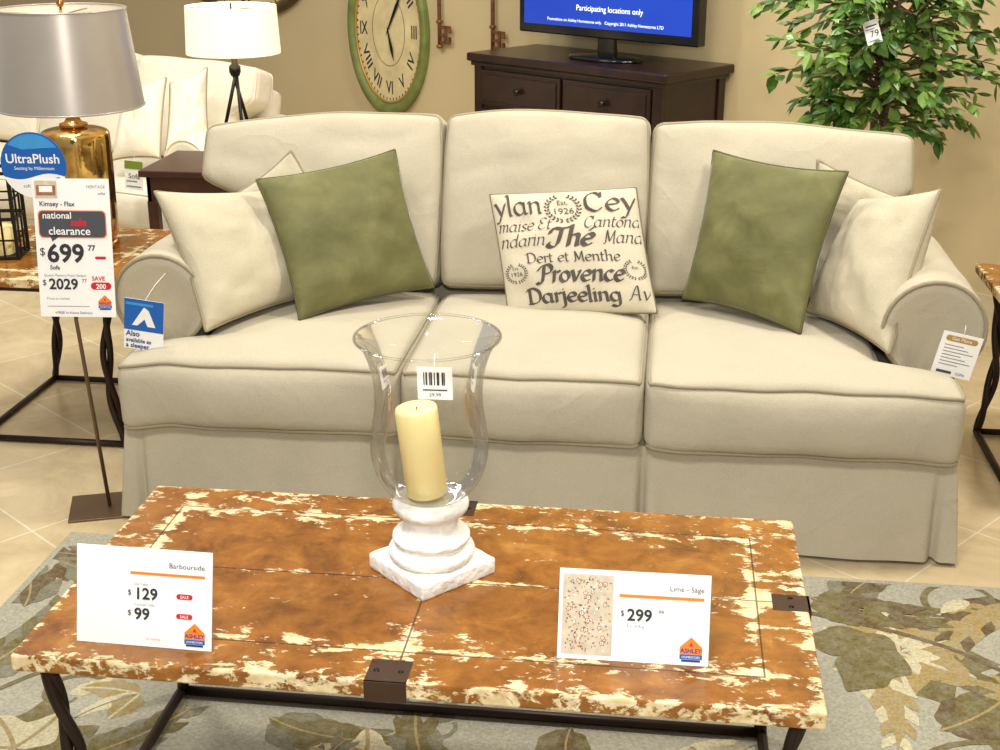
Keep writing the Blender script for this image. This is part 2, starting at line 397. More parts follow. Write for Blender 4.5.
        pm.build('piping',pipe,c)
    for ci,(xa,xb,ea,eb) in enumerate([(-.93,-.345,-1.10,0),(-.335,.285,0,0),(.295,.93,0,1.06)]):
        def bfn(u,v,w,ci=ci,xa=xa,xb=xb,ea=ea,eb=eb):
            hz=.27; e=sst(-.05,.35,w)
            A=xa+(ea-xa)*e if ea else xa; B=xb+(eb-xb)*e if eb else xb
            hw=(B-A)/2; q=rnd(u,v,w,(hw,.08,hz),.032)
            x=(A+B)/2+q.x; y=q.y; z=q.z
            cr=max(0,(1-u*u))**.5*max(0,(1-w*w))**.5
            y+=(-.065 if v<0 else .01)*cr*min(1,abs(v))
            z+=(.018*(1-u*u) if w>0 else 0)*abs(w)
            tp=(w+1)/2
            if ci==0: z-=tp*(.012+.045*((1-u)/2)**1.5)
            if ci==2: z-=tp*(.030+.012*u)
            if ci==1: z-=tp*.006
            x+=math.copysign(.010,u)*(1-w*w)*abs(u)
            y+=.015*noise.noise(Vector((x*3.2,z*3.2,ci*7+seed+3.)))+.005*noise.noise(Vector((x*8,z*8,ci*3+seed)))
            if v<0: y+=.006*rdg(Vector((x*2.6+ci*4,z*4.2+seed,ci*3.)))*min(1,cr*1.5)
            z+=.010*noise.noise(Vector((x*4,ci*5+seed,w)))
            return RM@Vector((x,y,z))+Vector((0,.795,.745))
        c=boxcushion(MB(),bfn,44,8,40).build('back_cushion',fab,root)
        pm=MB()
        for v in (-1,1): pm.tube([bfn(a,v,b_)+Vector((0,.003*v,.001)) for a,b_ in loop_pts(34)],.0055,0,6,True)
        pm.build('piping',pipe,c)
    return root
make_sofa('sofa','large beige three-seat slipcovered sofa with rolled arms behind the coffee table','sofa',(-.335,3.2,0),0,M['sofa'],M['sofa_pipe'],0)
make_sofa('sofa','white slipcovered sofa in the left background','sofa',(-3.02,5.62,0),R_(-18),M['white'],M['white'],11,.9)

def pillow(label,BL,BR,TR,TL,T,fab,pipe,group,seed=0,name='throw_pillow',pinch=.07):
    BL,BR,TR,TL=[Vector(p) for p in (BL,BR,TR,TL)]
    cen=(BL+BR+TR+TL)/4; org=Vector((cen.x,cen.y,min(BL.z,BR.z))); nrm=((BR-BL).cross(TL-BL)).normalized()
    root=thing(name,label,'pillow',org,0,group)
    def S(u,v,side,lift=0):
        uu=u*(1-pinch*(1-v*v)); vv=v*(1-pinch*(1-u*u)); a=(uu+1)/2; b_=(vv+1)/2
        p=BL*(1-a)*(1-b_)+BR*a*(1-b_)+TR*a*b_+TL*(1-a)*b_
        th=T*(max(0,(1-u*u))*max(0,(1-v*v)))**.40
        fade=min(1,3*(1-max(abs(u),abs(v))))
        w=(.014*noise.noise(Vector((u*2.3+seed,v*2.3,side*3.)))+.005*noise.noise(Vector((u*6+seed,v*6,side))))*fade
        return p+nrm*(side*(th+w+lift))-org
    N=34; vs=[];fs=[]
    def rm(i): t=2*i/N-1; return math.sin(t*math.pi/2)
    fr={};bk={}
    for i in range(N+1):
        for j in range(N+1):
            u,v=rm(i),rm(j); fr[i,j]=len(vs); vs.append(S(u,v,1))
            if i in (0,N) or j in (0,N): bk[i,j]=fr[i,j]
            else: bk[i,j]=len(vs); vs.append(S(u,v,-1))
    for i in range(N):
        for j in range(N):
            fs.append((fr[i,j],fr[i+1,j],fr[i+1,j+1],fr[i,j+1])); fs.append((bk[i,j],bk[i,j+1],bk[i+1,j+1],bk[i+1,j]))
    MB().add(vs,fs).build('cover',fab,root)
    MB().tube([S(math.sin(a*math.pi/2),math.sin(b_*math.pi/2),1) for a,b_ in loop_pts(20)],.005 if group else .0035,0,6,True).build('piping',pipe,root)
    return root,S
gp='olive velvet throw pillows'; gc='cream throw pillows at the sofa ends'
pillow('olive green velvet pillow nearest the left sofa arm',(-1.01,3.46,.515),(-.68,3.78,.53),(-.808,3.87,.926),(-1.16,3.62,.878),.064,M['velvet'],M['velvet_pipe'],gp,1)
pillow('olive green velvet pillow on the right seat of the beige sofa',(.07,3.76,.53),(.387,3.5,.52),(.495,3.66,.935),(.14,3.89,.942),.062,M['velvet'],M['velvet_pipe'],gp,2)
pillow('cream pillow leaning on the left arm of the beige sofa',aty(206,331,3.31),(-.985,3.70,.53),(-1.15,3.80,.81),aty(155,192,3.47),.08,M['cream'],M['sofa_pipe'],gc,3)
pillow('cream pillow mostly hidden behind the left green pillow',(-1.2,3.76,.53),(-.86,3.80,.53),aty(291,151,3.82),aty(212,208,3.78),.05,M['cream'],M['sofa_pipe'],gc,4)
pillow('cream pillow leaning on the right arm of the beige sofa',(.425,3.70,.52),(.60,3.345,.525),(.723,3.55,.915),(.560,3.80,.83),.085,M['cream'],M['sofa_pipe'],gc,5)
pillow('cream pillow tucked behind the right green pillow',(.40,3.80,.53),(.74,3.80,.53),(.76,3.84,.80),aty(818,160,3.84),.045,M['cream'],M['sofa_pipe'],gc,6)
mk,S=pillow('linen pillow printed with tea names in dark lettering',aty(509,317,3.66),aty(657,313,3.66),aty(636,188,3.83),aty(490,195,3.83),.06,M['linen'],M['linen_pipe'],None,8,pinch=.02)
pr=MB()
BWL=[(.75,.85),(.45,1),(.12,.7),(.1,.3),(.35,0),(.65,.15),(.8,.4)]
G={'a':([BWL,[(.8,1),(.78,.3),(.85,.05),(1.0,.08)]],1.08),'n':([[(0,.9),(.15,1),(.15,0)],[(.15,.7),(.45,1),(.72,.85),(.75,.1),(.92,.05)]],1.0),
'l':([[(0,1.6),(.15,1.7),(.15,.1),(.32,.03)]],.44),'y':([[(0,.95),(.14,.95),(.45,.1)],[(.85,1),(.45,.05),(.2,-.5),(-.05,-.5)]],.95),
'C':([[(.95,1.3),(.6,1.62),(.15,1.3),(.05,.8),(.15,.3),(.6,0),(1.0,.3)],[(.97,1.62),(.95,1.15)]],1.2),'e':([[(.1,.5),(.75,.62),(.65,.95),(.4,1),(.1,.65),(.12,.25),(.4,0),(.78,.2)]],.9),
'é':([[(.1,.5),(.75,.62),(.65,.95),(.4,1),(.1,.65),(.12,.25),(.4,0),(.78,.2)],[(.4,1.25),(.7,1.6)]],.9),
'M':([[(0,0),(.2,.1),(.22,1.6)],[(.22,1.6),(.65,.2)],[(.65,.2),(1.1,1.6)],[(1.1,1.6),(1.15,.1),(1.3,0)]],1.4),'i':([[(0,.9),(.15,1),(.15,.1),(.3,.05)],[(.1,1.32),(.2,1.42)]],.42),
's':([[(.6,.85),(.35,1),(.1,.78),(.3,.52),(.58,.28),(.35,0),(.05,.15)]],.72),'E':([[(.85,1.45),(.5,1.62),(.15,1.35),(.25,.95),(.5,.85)],[(.5,.85),(.1,.65),(.08,.2),(.45,0),(.9,.25)]],1.0),
't':([[(.2,1.4),(.18,.2),(.35,0),(.55,.12)],[(0,1),(.5,1)]],.62),'d':([BWL,[(.8,1.65),(.8,.1),(.95,.05)]],1.05),'r':([[(0,.9),(.15,1),(.15,0)],[(.15,.7),(.4,1),(.6,.9)]],.64),
'T':([[(-.15,1.1),(0,1.55),(.6,1.5),(1.2,1.72)],[(.6,1.5),(.5,.3),(.2,-.05),(-.15,.1),(-.1,.35)]],1.1),'h':([[(0,1.6),(.15,1.7),(.15,0)],[(.15,.7),(.45,1),(.72,.85),(.72,.1),(.9,.05)]],1.0),
'P':([[(.3,1.6),(.25,.2),(0,-.1),(-.2,.05)],[(-.2,1.1),(.1,1.55),(.6,1.68),(.95,1.35),(.85,.95),(.3,.8)]],1.05),'o':([[(.4,1),(.08,.7),(.1,.25),(.4,0),(.72,.3),(.7,.75),(.4,1)]],.88),
'v':([[(0,.95),(.15,.95),(.4,0)],[(.4,0),(.75,.85),(.68,1)]],.88),'c':([[(.7,.82),(.42,1),(.1,.65),(.12,.25),(.4,0),(.74,.2)]],.82),
'D':([[(.15,1.6),(.15,0)],[(-.15,1.35),(.1,1.62),(.6,1.62),(1.0,1.2),(1.0,.4),(.5,0),(0,.05)]],1.2),'j':([[(.05,.95),(.2,1),(.2,-.35),(-.05,-.5)],[(.15,1.32),(.25,1.42)]],.45),
'g':([BWL,[(.8,1),(.78,-.3),(.4,-.55),(.08,-.4)]],1.02),'A':([[(-.05,.05),(.1,.1),(.55,1.65),(.9,.1),(1.05,.05)],[(.2,.6),(.8,.6)]],1.15),'m':([[(0,.9),(.15,1),(.15,0)],[(.15,.7),(.4,1),(.6,.85),(.6,0)],[(.6,.7),(.85,1),(1.05,.85),(1.07,.1),(1.2,.05)]],1.3),' ':([],.5)}
def ctext(s_,x0,x1,y0,xh,slant=.0,wt=.16):
    tot=sum(G[c][1] for c in s_); k=(x1-x0)/tot; X=x0; th=R_(38); nv=Vector((math.cos(th),math.sin(th)))*wt*.5
    def q(p):
        x=X+(p.x+slant*p.y)*k; y=y0+p.y*xh
        return S(max(-.97,min(.97,x)),max(-.97,min(.97,y)),1,.0018)
    for c in s_:
        for st in G[c][0]:
            P=crom(st,5)
            for i in range(len(P)-1):
                a,b_=P[i],P[i+1]; d=(b_-a)
                if d.length<1e-6: continue
                d.normalize(); pn=Vector((-d.y,d.x))*wt*.15
                for vv in (nv,pn): pr.poly([q(a-vv),q(a+vv),q(b_+vv),q(b_-vv)])
        X+=G[c][1]*k
ctext('ylan',-.97,-.30,.60,.21,0,.24); ctext('Cey',.28,.99,.60,.21,0,.24)
ctext('maise Et',-.97,-.22,.33,.12,.3,.18); ctext('Cantona',.22,.99,.33,.12,.3,.18)
ctext('ndarin',-.97,-.34,.07,.13,.3,.18); ctext('Thé',-.28,.32,.04,.19,.3,.38); ctext('Mana',.46,.99,.07,.13,.3,.18)
ctext('Dert et Menthe',-.62,.66,-.21,.10,0,.24)
ctext('Provence',-.50,.66,-.53,.17,.2,.36); ctext('Darjeeling',-.68,.58,-.84,.14,0,.36); ctext('Av',.68,.97,-.82,.13,.2,.18)
def pt(x0,y0): return lambda x,y:S(max(-.97,min(.97,x+x0)),max(-.97,min(.97,y+y0)),1,.0018)
for s_,sz,x,y in [('Est.',.11,-.02,.74),('1926',.15,-.02,.58),('Est.',.07,-.80,-.30),('1926',.09,-.80,-.40),('Est.',.07,.83,-.34)]:
    pr.text(s_,sz,pt(x,y),0,align='CENTER')
def wreath(cx,cy,r):
    for side in (-1,1):
        for k in range(11):
            a=R_(-85+ 145*k/10); ex,ey=cx+side*r*math.cos(a),cy+r*math.sin(a)
            for q in (-1,1):
                ta=a+math.pi/2-q*.75; dx,dy=side*math.cos(ta),math.sin(ta); L=r*.27; W=r*.07
                P=[(ex,ey),(ex+dx*L*.5-dy*W,ey+dy*L*.5+dx*W),(ex+dx*L,ey+dy*L),(ex+dx*L*.5+dy*W,ey+dy*L*.5-dx*W)]
                pr.poly([pt(0,0)(*p) for p in P])
wreath(-.02,.68,.22); wreath(-.80,-.35,.14); wreath(.83,-.35,.14)
pr.build('lettering',M['pillow_ink'],mk)

gw='white pillows on the background sofa'
pillow('white pillow on background sofa nearest its right arm',aty(166,150,5.55),aty(208,142,5.65),aty(207,68,5.85),aty(170,84,5.75),.07,M['white'],M['sofa_pipe'],gw,21)
pillow('white pillow on background sofa just right of the gold lamp',aty(112,160,5.5),aty(160,158,5.5),aty(166,78,5.7),aty(124,90,5.7),.07,M['white'],M['sofa_pipe'],gw,22)

# ------------------------------------------------------------ iron legged tables
def iron_table(name,label,cat,loc,hx,hy,h,topmat,group,brackets=False,z0=0.0,ins=.045,tk=.029):
    root=thing(name,label,cat,loc,0,group)
    MB().box(-hx,hx,-hy,hy,h-tk,h,0,.004).build('tabletop',topmat,root)
    ix,iy=hx-ins,hy-.04
    a0,a1=h-tk-.022,h-tk
    MB().box(-ix,ix,-iy,-iy+.02,a0,a1).box(-ix,ix,iy-.02,iy,a0,a1).box(-ix,-ix+.02,-iy,iy,a0,a1).box(ix-.02,ix,-iy,iy,a0,a1).build('apron_frame',M['iron'],root)
    for sx in (-1,1):
        for sy in (-1,1):
            mb=MB(); H=a0+.004
            for ph in (0,math.pi):
                path=[]
                for i in range(33):
                    t=i/32; bow=.035*math.sin(t*math.pi); tw=.011*max(0,math.sin(t*math.pi))**.5
                    path.append((sx*(ix-.012-bow*.9)+tw*math.cos(ph+t*9),sy*(iy-.012)+tw*math.sin(ph+t*9),z0+.012+(H-.012-z0)*(1-t)))
                mb.tube(path,.0105,0,8)
            mb.build('leg',M['iron'],root)
    e=.012; mb=MB(); z=z0+.012
    mb.tube([(-ix+e,-iy+e,z),(ix-e,-iy+e,z)],.011).tube([(-ix+e,iy-e,z),(ix-e,iy-e,z)],.011).tube([(-ix+e,-iy+e,z),(-ix+e,iy-e,z)],.011).tube([(ix-e,-iy+e,z),(ix-e,iy-e,z)],.011)
    mb.build('stretcher_frame',M['iron'],root)
    if brackets:
        for (bx,by) in ((0,-1),(0,1),(1,0),(-1,0)):
            mb=MB(); w=.034; d=.062
            if by:
                c0=-.030 if by<0 else -.010
                y0,y1=sorted((by*(hy+.003),by*(hy-d))); mb.box(c0-w,c0+w,y0,y1,h-.001,h+.0012,0,.0004); y0,y1=sorted((by*(hy-.001),by*(hy+.004))); mb.box(c0-w,c0+w,y0,y1,h-tk-.003,h+.0012,0,.0004)
                for q in (-.02,.02): mb.lathe([(.005,0),(.004,.002),(0,.003)],(c0+q,by*(hy-.03),h+.001),1,10)
            else:
                x0,x1=sorted((bx*(hx+.003),bx*(hx-d))); mb.box(x0,x1,-w*.8,w*.8,h-.001,h+.0012,0,.0004); x0,x1=sorted((bx*(hx-.001),bx*(hx+.004))); mb.box(x0,x1,-w*.8,w*.8,h-tk-.003,h+.0012,0,.0004)
                for q in (-.015,.015): mb.lathe([(.005,0),(.004,.002),(0,.003)],(bx*(hx-.03),q,h+.001),1,10)
            mb.build('metal_bracket',[M['bracket'],M['rivet']],root)
    return root
CT=(-.373,2.071,0)
iron_table('coffee_table','distressed golden-brown and cream coffee table with dark metal brackets','coffee table',CT,.654,.329,.49,M['ctop'],None,True,.013,.02,.031)
ge='distressed wood end tables with iron legs'
iron_table('end_table','distressed end table with iron legs left of sofa holding the gold lamp','end table',(-1.9,3.93,0),.3,.325,.56,M['etop'],ge)
iron_table('end_table','iron-legged end table at the right of the beige sofa cut by the frame','end table',(1.28,3.83,0),.3,.325,.56,M['etop'],ge)

# ------------------------------------------------------------ rug
rg=MB(); rz=.012
rg.box(-1.57,1.5,.7,3.06,0,rz,0,.003)
LX=[0]
def nz(): LX[0]=(LX[0]+1)%80; return rz+.0004+LX[0]*.000016
def clampr(vs): return [(max(-1.55,min(1.48,p[0])),max(.72,min(3.04,p[1])),p[2]) for p in vs]
def leaf(x,y,L,W,a,mi,curve=.0,vein=None,wob=.10,fr=20):
    z=nz(); n=18; le=[];ri=[];ce=[]
    for i in range(n+1):
        t=i/n
        cx=x+math.cos(a)*L*t-math.sin(a)*curve*L*t*t*.5; cy=y+math.sin(a)*L*t+math.cos(a)*curve*L*t*t*.5
        w0=W*max(0,math.sin(math.pi*t**.75))**.8; ang=a+curve*t
        w=w0*(1+wob*math.sin(t*fr+x*9)); w2=w0*(1+wob*math.sin(t*fr+x*9+1.7))
        ce.append((cx,cy)); le.append((cx-math.sin(ang)*w,cy+math.cos(ang)*w)); ri.append((cx+math.sin(ang)*w2,cy-math.cos(ang)*w2))
    vs=clampr([(p[0],p[1],z) for p in le]+[(p[0],p[1],z) for p in ri])
    rg.add(vs,[(i,n+1+i,n+2+i,i+1) for i in range(n)],mi,False)
    if vein is not None:
        w=W*.10; vs=[]
        for i in range(n+1): ang=a+curve*i/n; vs+= [(ce[i][0]-math.sin(ang)*w,ce[i][1]+math.cos(ang)*w,z+.0002),(ce[i][0]+math.sin(ang)*w,ce[i][1]-math.cos(ang)*w,z+.0002)]
        rg.add(clampr(vs),[(2*i,2*i+1,2*i+3,2*i+2) for i in range(n)],vein,False)
def vine(pts,mi,w=.006):
    z=nz(); vs=[]; Q=crom(pts,8)
    for i in range(len(Q)):
        t=(Q[min(i+1,len(Q)-1)]-Q[max(i-1,0)]).normalized(); ww=w*(1-.5*i/len(Q)); vs+=[(Q[i].x-t.y*ww,Q[i].y+t.x*ww,z),(Q[i].x+t.y*ww,Q[i].y-t.x*ww,z)]
    rg.add(clampr(vs),[(2*i,2*i+1,2*i+3,2*i+2) for i in range(len(Q)-1)],mi,False)
rnd_=random.Random(9)
def acanthus(x,y,a,L,c1,c2,cv=.7,nl=5):
    for k in range(nl):
        t=(k+.4)/nl; cx=x+math.cos(a)*L*t-math.sin(a)*cv*L*t*t*.5; cy=y+math.sin(a)*L*t+math.cos(a)*cv*L*t*t*.5; ang=a+cv*t
        ll=L*.42*(1-.55*t)
        for q in (-1,1):
            leaf(cx,cy,ll,ll*.24,ang+q*.85,c1 if (k+q)%2 else c2,-q*.8,None,.12,14)
    leaf(x,y,L,L*.09,a,c2,cv,4,.1)
def flower(x,y,r,c1,c2,c3,a0=0,n=6):
    for k in range(n): leaf(x,y,r*1.05,r*.34,a0+.35+2*math.pi*k/n,c3,.4,None,.18,12)
    for k in range(n): leaf(x,y,r*.85,r*.30,a0+2*math.pi*k/n,c1,.35,c2,.12,13)
    for k in range(n): leaf(x,y,r*.45,r*.15,a0+.4+2*math.pi*k/n,c2,.2)
    for k in range(6): leaf(x,y,r*.18,r*.06,a0+2*math.pi*k/6,5 if k%2 else 3,.2)
def scroll(x,y,a,r,mi,q=1):
    P=[]
    for i in range(14):
        t=i/13; rr_=r*(1-.72*t); an=a+q*t*5.2; P.append((x+rr_*math.cos(an),y+rr_*math.sin(an)))
    vine(P,mi,.009)
for j in range(8):
    for i in range(11):
        x=-1.46+.29*i+(.15 if j%2 else 0)+rnd_.uniform(-.08,.08); y=.85+.30*j+rnd_.uniform(-.07,.07); a=rnd_.uniform(0,6.28)
        k=rnd_.random()
        if k<.48: acanthus(x,y,a,rnd_.uniform(.22,.32),*rnd_.choice([(1,6),(3,1),(4,1),(2,4),(3,6)]),rnd_.choice([-.9,.9,.5]))
        elif k<.70: scroll(x,y,a,rnd_.uniform(.07,.12),rnd_.choice([1,3,2,4]),rnd_.choice([-1,1])); leaf(x,y,.1,.022,a,rnd_.choice([1,2,3]),.5)
        else:
            c=rnd_.choice([1,3,2,4])
            for q in range(3): leaf(x,y,rnd_.uniform(.10,.17),rnd_.uniform(.02,.035),a+q*.8,rnd_.choice([c,c,2]),rnd_.uniform(-.8,.8),rnd_.choice([2,3,None]))
vine([(-1.5,1.1),(-1.3,1.6),(-1.45,2.2),(-1.2,2.6),(-1.4,2.95)],1,.010); vine([(.35,2.0),(.6,2.35),(.9,2.45),(1.2,2.9)],1,.010); vine([(.3,2.9),(.7,2.75),(1.1,2.4),(1.4,2.5)],6,.009); vine([(-1.0,1.2),(-.6,1.5),(-.1,1.2),(.5,1.3),(1.1,1.1)],3,.009)
for (x,y,a,L,c1,c2) in [(.40,2.95,-.5,.34,1,6),(.62,2.42,.5,.36,6,1),(.95,2.45,2.2,.30,1,4),(.9,2.98,-2.6,.3,6,4),(-1.5,2.35,1.0,.34,3,1),(-1.15,2.98,-2.2,.32,3,1),(-1.4,2.0,-.8,.34,1,3),(-1.1,2.5,1.8,.30,1,3),(-1.53,2.9,-.6,.26,6,3),(.75,2.1,-1.0,.3,1,6),(.5,2.2,-2.0,.3,4,1)]: acanthus(x,y,a,L,c1,c2,.7,6)
fl=[(-1.30,2.70,.13,2,4,3),(.58,2.72,.21,4,2,1),(1.02,2.70,.18,4,2,6),(.85,2.28,.16,2,4,1),(-1.27,2.12,.16,2,4,1),(-1.05,1.45,.17,4,2,1),(-.3,1.5,.15,2,4,3),(.45,1.55,.17,2,4,1),(1.2,1.7,.16,2,4,1),(-.55,2.15,.15,2,4,1)]
for f_ in fl: flower(f_[0],f_[1],f_[2],f_[3],f_[4],f_[5],rnd_.random()*3)
o=rg.build('area_rug',RUG); o['label']='grey-beige area rug with olive and cream floral pattern'; o['category']='rug'

# ------------------------------------------------------------ hurricane candle holder
HX,HY=-.392,2.109; HZ=.4902
h=thing('hurricane_candle_holder','clear glass hurricane candle holder on a chalky white pedestal','candle holder',(HX,HY,HZ),R_(47))
pm=MB()
boxcushion(pm,lambda u,v,w:rnd(u,v,w,(.083,.083,.0155),.004)+Vector((0,0,.0155)),30,30,4); pm.rough(.001,60)
for v in pm.v: v.z=max(0,v.z)
pm.build('plinth',M['stone'],h)
MB().lathe([tuple(q) for q in crom([(.06,.03),(.073,.034),(.079,.043),(.076,.053),(.067,.058),(.064,.064),(.070,.070),(.070,.078),(.060,.084),(.052,.094),(.048,.106),(.052,.116),(.060,.122),(.066,.128),(.069,.138),(.064,.146),(.05,.148)],3)],(0,0,0),0,72).rough(.0014,60).build('pedestal',M['stone'],h)
def sprof(p,n=4): return [(max(q.x,.001),q.y) for q in crom(p,n)]
gb=MB().lathe(sprof([(.004,.1505),(.035,.1505),(.054,.153),(.070,.163),(.087,.182),(.098,.207),(.104,.235),(.104,.262),(.100,.292),(.096,.32),(.0945,.345),(.096,.372),(.101,.40),(.109,.425),(.118,.443),(.1255,.452)],3),(0,0,0),0,72,cap=False)
gb.tube([(.126*math.cos(2*math.pi*k/64),.126*math.sin(2*math.pi*k/64),.4525) for k in range(64)],.0024,0,6,True)
gb.build('glass_shade',M['glass'],h)
cd=thing('pillar_candle','ivory pillar candle inside the glass hurricane holder','candle',(HX-.006,HY,HZ+.1555),0)
cd.rotation_euler=(0,R_(-6),0)
MB().lathe([(.034,.0),(.037,.003),(.038,.160),(.036,.166),(.030,.168),(.018,.163),(.004,.161)],(0,0,0),0,40).build('wax_body',M['candle'],cd)
MB().tube([(0,0,.158),(.001,0,.165),(.003,0,.167)],.0010,0,6).build('wick',M['wick'],cd)

# ------------------------------------------------------------ cards
def frame(BL,BR,TL):
    BL,BR,TL=Vector(BL),Vector(BR),Vector(TL); X=(BR-BL); w=X.length; X.normalize(); Zv=TL-BL; Zv=Zv-X*Zv.dot(X); hh=Zv.length; Zv.normalize(); Y=Zv.cross(X)
    m=Matrix((X,Y,Zv)).transposed().to_4x4(); m.translation=BL; return m,w,hh
PM=lambda *k:[M[q] for q in k]
CM=PM('paper','ink','inklight','orange','red','blue','dkblue','skyblue','green','tan_print','slate','sage_print','brown_print')
I=dict(paper=0,ink=1,grey=2,orange=3,red=4,blue=5,dkblue=6,sky=7,green=8,tan=9,slate=10,sage=11,brown=12)
def T(mb,s,sz,x,z,mi='ink',align='LEFT',y=-.0016,**k): mb.text(s,sz,lambda a,b_:(x+a,y,z+b_),I[mi],align=align,**k)
def rect(mb,x0,x1,z0,z1,mi,y=-.0012): mb.poly([(x0,y,z0),(x1,y,z0),(x1,y,z1),(x0,y,z1)],I[mi])
def pill(mb,x0,x1,z0,z1,mi,y=-.0012,r=None):
    r=r or (z1-z0)/2; P=[]
    for cx,cz,a0 in ((x1-r,z0+r,-90),(x1-r,z1-r,0),(x0+r,z1-r,90),(x0+r,z0+r,180)):
        for k in range(6): a=R_(a0+90*k/5); P.append((cx+r*math.cos(a),y,cz+r*math.sin(a)))
    mb.poly(P,I[mi])
def logo(mb,x,z,s):
    mb.poly([(x,-.0012,z+.34*s),(x+s,-.0012,z+.34*s),(x+s,-.0012,z+.66*s),(x+s*.5,-.0012,z+1.12*s),(x,-.0012,z+.66*s)],I['orange'])
    mb.poly([(x+.40*s,-.0014,z+.70*s),(x+.60*s,-.0014,z+.70*s),(x+.5*s,-.0014,z+.90*s)],I['red'])
    T(mb,'ASHLEY',s*.275,x+s*.5,z+s*.41,'dkblue','CENTER',-.0015,bold=s*.007)
    rect(mb,x,x+s,z+.12*s,z+.33*s,'blue'); T(mb,'HOMESTORE',s*.14,x+s*.5,z+s*.17,'paper','CENTER')
    rect(mb,x+.08*s,x+.92*s,z,z+.10*s,'dkblue')
def table_card(label,BL,BR,TL,draw,group):
    m,w,hh=frame(BL,BR,TL); root=thing('price_card',label,'sign',mat=m,group=group)
    mb=MB().box(0,w,0,.0015,0,hh,0); draw(mb,w,hh); mb.build('card',CM,root)
    MB().box(-.002,w+.002,.0015,.003,-.0,hh+.002).build('acrylic_stand',M['glass'],root); return root
def d1(mb,w,h):
    T(mb,'Barbourside',.0125,w-.012,h-.030,'ink','RIGHT'); rect(mb,w*.40,w-.012,h-.044,h-.0395,'orange')
    T(mb,'$',.013,w*.38,h-.079); T(mb,'129',.027,w*.43,h-.085,bold=.0006); pill(mb,w*.74,w*.86,h-.081,h-.072,'red'); T(mb,'SALE',.007,w*.80,h-.079,'paper','CENTER')
    T(mb,'$',.013,w*.38,h-.113); T(mb,'99',.027,w*.43,h-.119,bold=.0006); pill(mb,w*.74,w*.86,h-.114,h-.105,'red'); T(mb,'SALE',.007,w*.80,h-.112,'paper','CENTER')
    T(mb,'End Table',.006,w*.43,h-.062,'grey'); T(mb,'as marked',.006,w*.52,.012,'orange'); T(mb,'Cocktail Table',.006,w*.43,h-.096,'grey'); logo(mb,w-.046,.006,.035)
def d2(mb,w,h):
    rect(mb,.006,w*.36,.008,h-.008,'sage'); rr=random.Random(3); yy=0
    def bl(x,z,r,c,k,a0):
        nonlocal yy; yy+=1
        mb.poly([(x+r*math.cos(a)*(1+.3*math.sin(a*k+a0)),-.0013-yy*.0000015,z+r*math.sin(a)*(1+.3*math.sin(a*k+a0))) for a in [2*math.pi*q/20 for q in range(20)]],I[c])
    def lf(x,z,L,an,c):
        nonlocal yy; yy+=1
        dx,dz=math.cos(an)*L,math.sin(an)*L; mb.poly([(x,-.0013-yy*.0000015,z),(x+dx*.5-dz*.25,-.0013-yy*.0000015,z+dz*.5+dx*.25),(x+dx,-.0013-yy*.0000015,z+dz),(x+dx*.5+dz*.25,-.0013-yy*.0000015,z+dz*.5-dx*.25)],I[c])
    for k in range(190):
        lf(rr.uniform(.012,w*.36-.006),rr.uniform(.013,h-.013),rr.uniform(.003,.006),rr.uniform(0,6.28),rr.choice(['brown','tan','slate','brown','brown','paper']))
    for k in range(18):
        x,z,r=rr.uniform(.014,w*.36-.010),rr.uniform(.016,h-.016),rr.uniform(.003,.0046); bl(x,z,r,'brown',5,k); bl(x,z,r*.6,'paper',5,k+1); bl(x,z,r*.3,'brown',5,k)
    T(mb,'Lime - Sage',.012,w-.010,h-.028,'ink','RIGHT'); rect(mb,w*.40,w-.010,h-.042,h-.037,'orange')
    T(mb,'$',.013,w*.41,h-.072); T(mb,'299',.027,w*.455,h-.079,bold=.0006); T(mb,'99',.009,w*.455+.050,h-.066); T(mb,'8 x 10 Rug',.0065,w*.455,h-.09,'grey'); logo(mb,w-.046,.006,.036)
gcard='price cards on the coffee table'
table_card('white price card showing 129 and 99 at coffee table left',(-.936,1.797,.4905),(-.703,1.792,.4905),(-.934,1.838,.650),d1,gcard)
table_card('white rug price card showing 299 with a floral swatch',(-.140,1.846,.4905),(.103,1.849,.4905),(-.138,1.892,.630),d2,gcard)

# standing sign
ss=thing('floor_sign_stand','tall floor sign with 699 sofa price on a thin bronze pole','sign',(-1.545,3.24,0))
MB().box(-.10,.10,-.085,.085,0,.006,0,.001).build('base_plate',M['pole'],ss,Matrix.Rotation(R_(20),4,'Z'))
MB().tube([(.01,0,.005),(-.03,.008,.56),(-.034,.030,.64),(-.04,.055,.80),(-.06,.062,.94)],.0055,0,10).build('pole',M['pole'],ss)
w,hh=.206,.372
mb=MB().box(0,w,0,.002,0,hh,0)
rect(mb,.006,.066,hh-.052,hh-.006,'sage'); rect(mb,.010,.062,hh-.045,hh-.018,'brown',-.0014); rect(mb,.018,.054,hh-.036,hh-.02,'paper',-.0016)
T(mb,'Kimsey - Flax',.0175,.016,hh-.073,bold=.0003); T(mb,'HERITAGE',.011,w-.01,hh-.025,'grey','RIGHT'); T(mb,'sofas',.010,w-.01,hh-.042,'ink','RIGHT')
pill(mb,.010,w-.012,hh-.158,hh-.084,'orange',-.0010,.012); pill(mb,.0125,w-.0145,hh-.1555,hh-.0865,'slate',-.0013,.012)
mb.poly([(.04,-.0013,hh-.15),(.070,-.0013,hh-.15),(.045,-.0013,hh-.168)],I['slate'])
T(mb,'national',.025,.022,hh-.106,'paper',bold=.0003); T(mb,'sale',.028,.098,hh-.125,'red',bold=.0010); T(mb,'clearance',.030,.036,hh-.149,'paper',bold=.0003)
T(mb,'$',.030,.008,hh-.205); T(mb,'699',.068,.028,hh-.222,bold=.0018); T(mb,'77',.020,.140,hh-.191,bold=.0006)
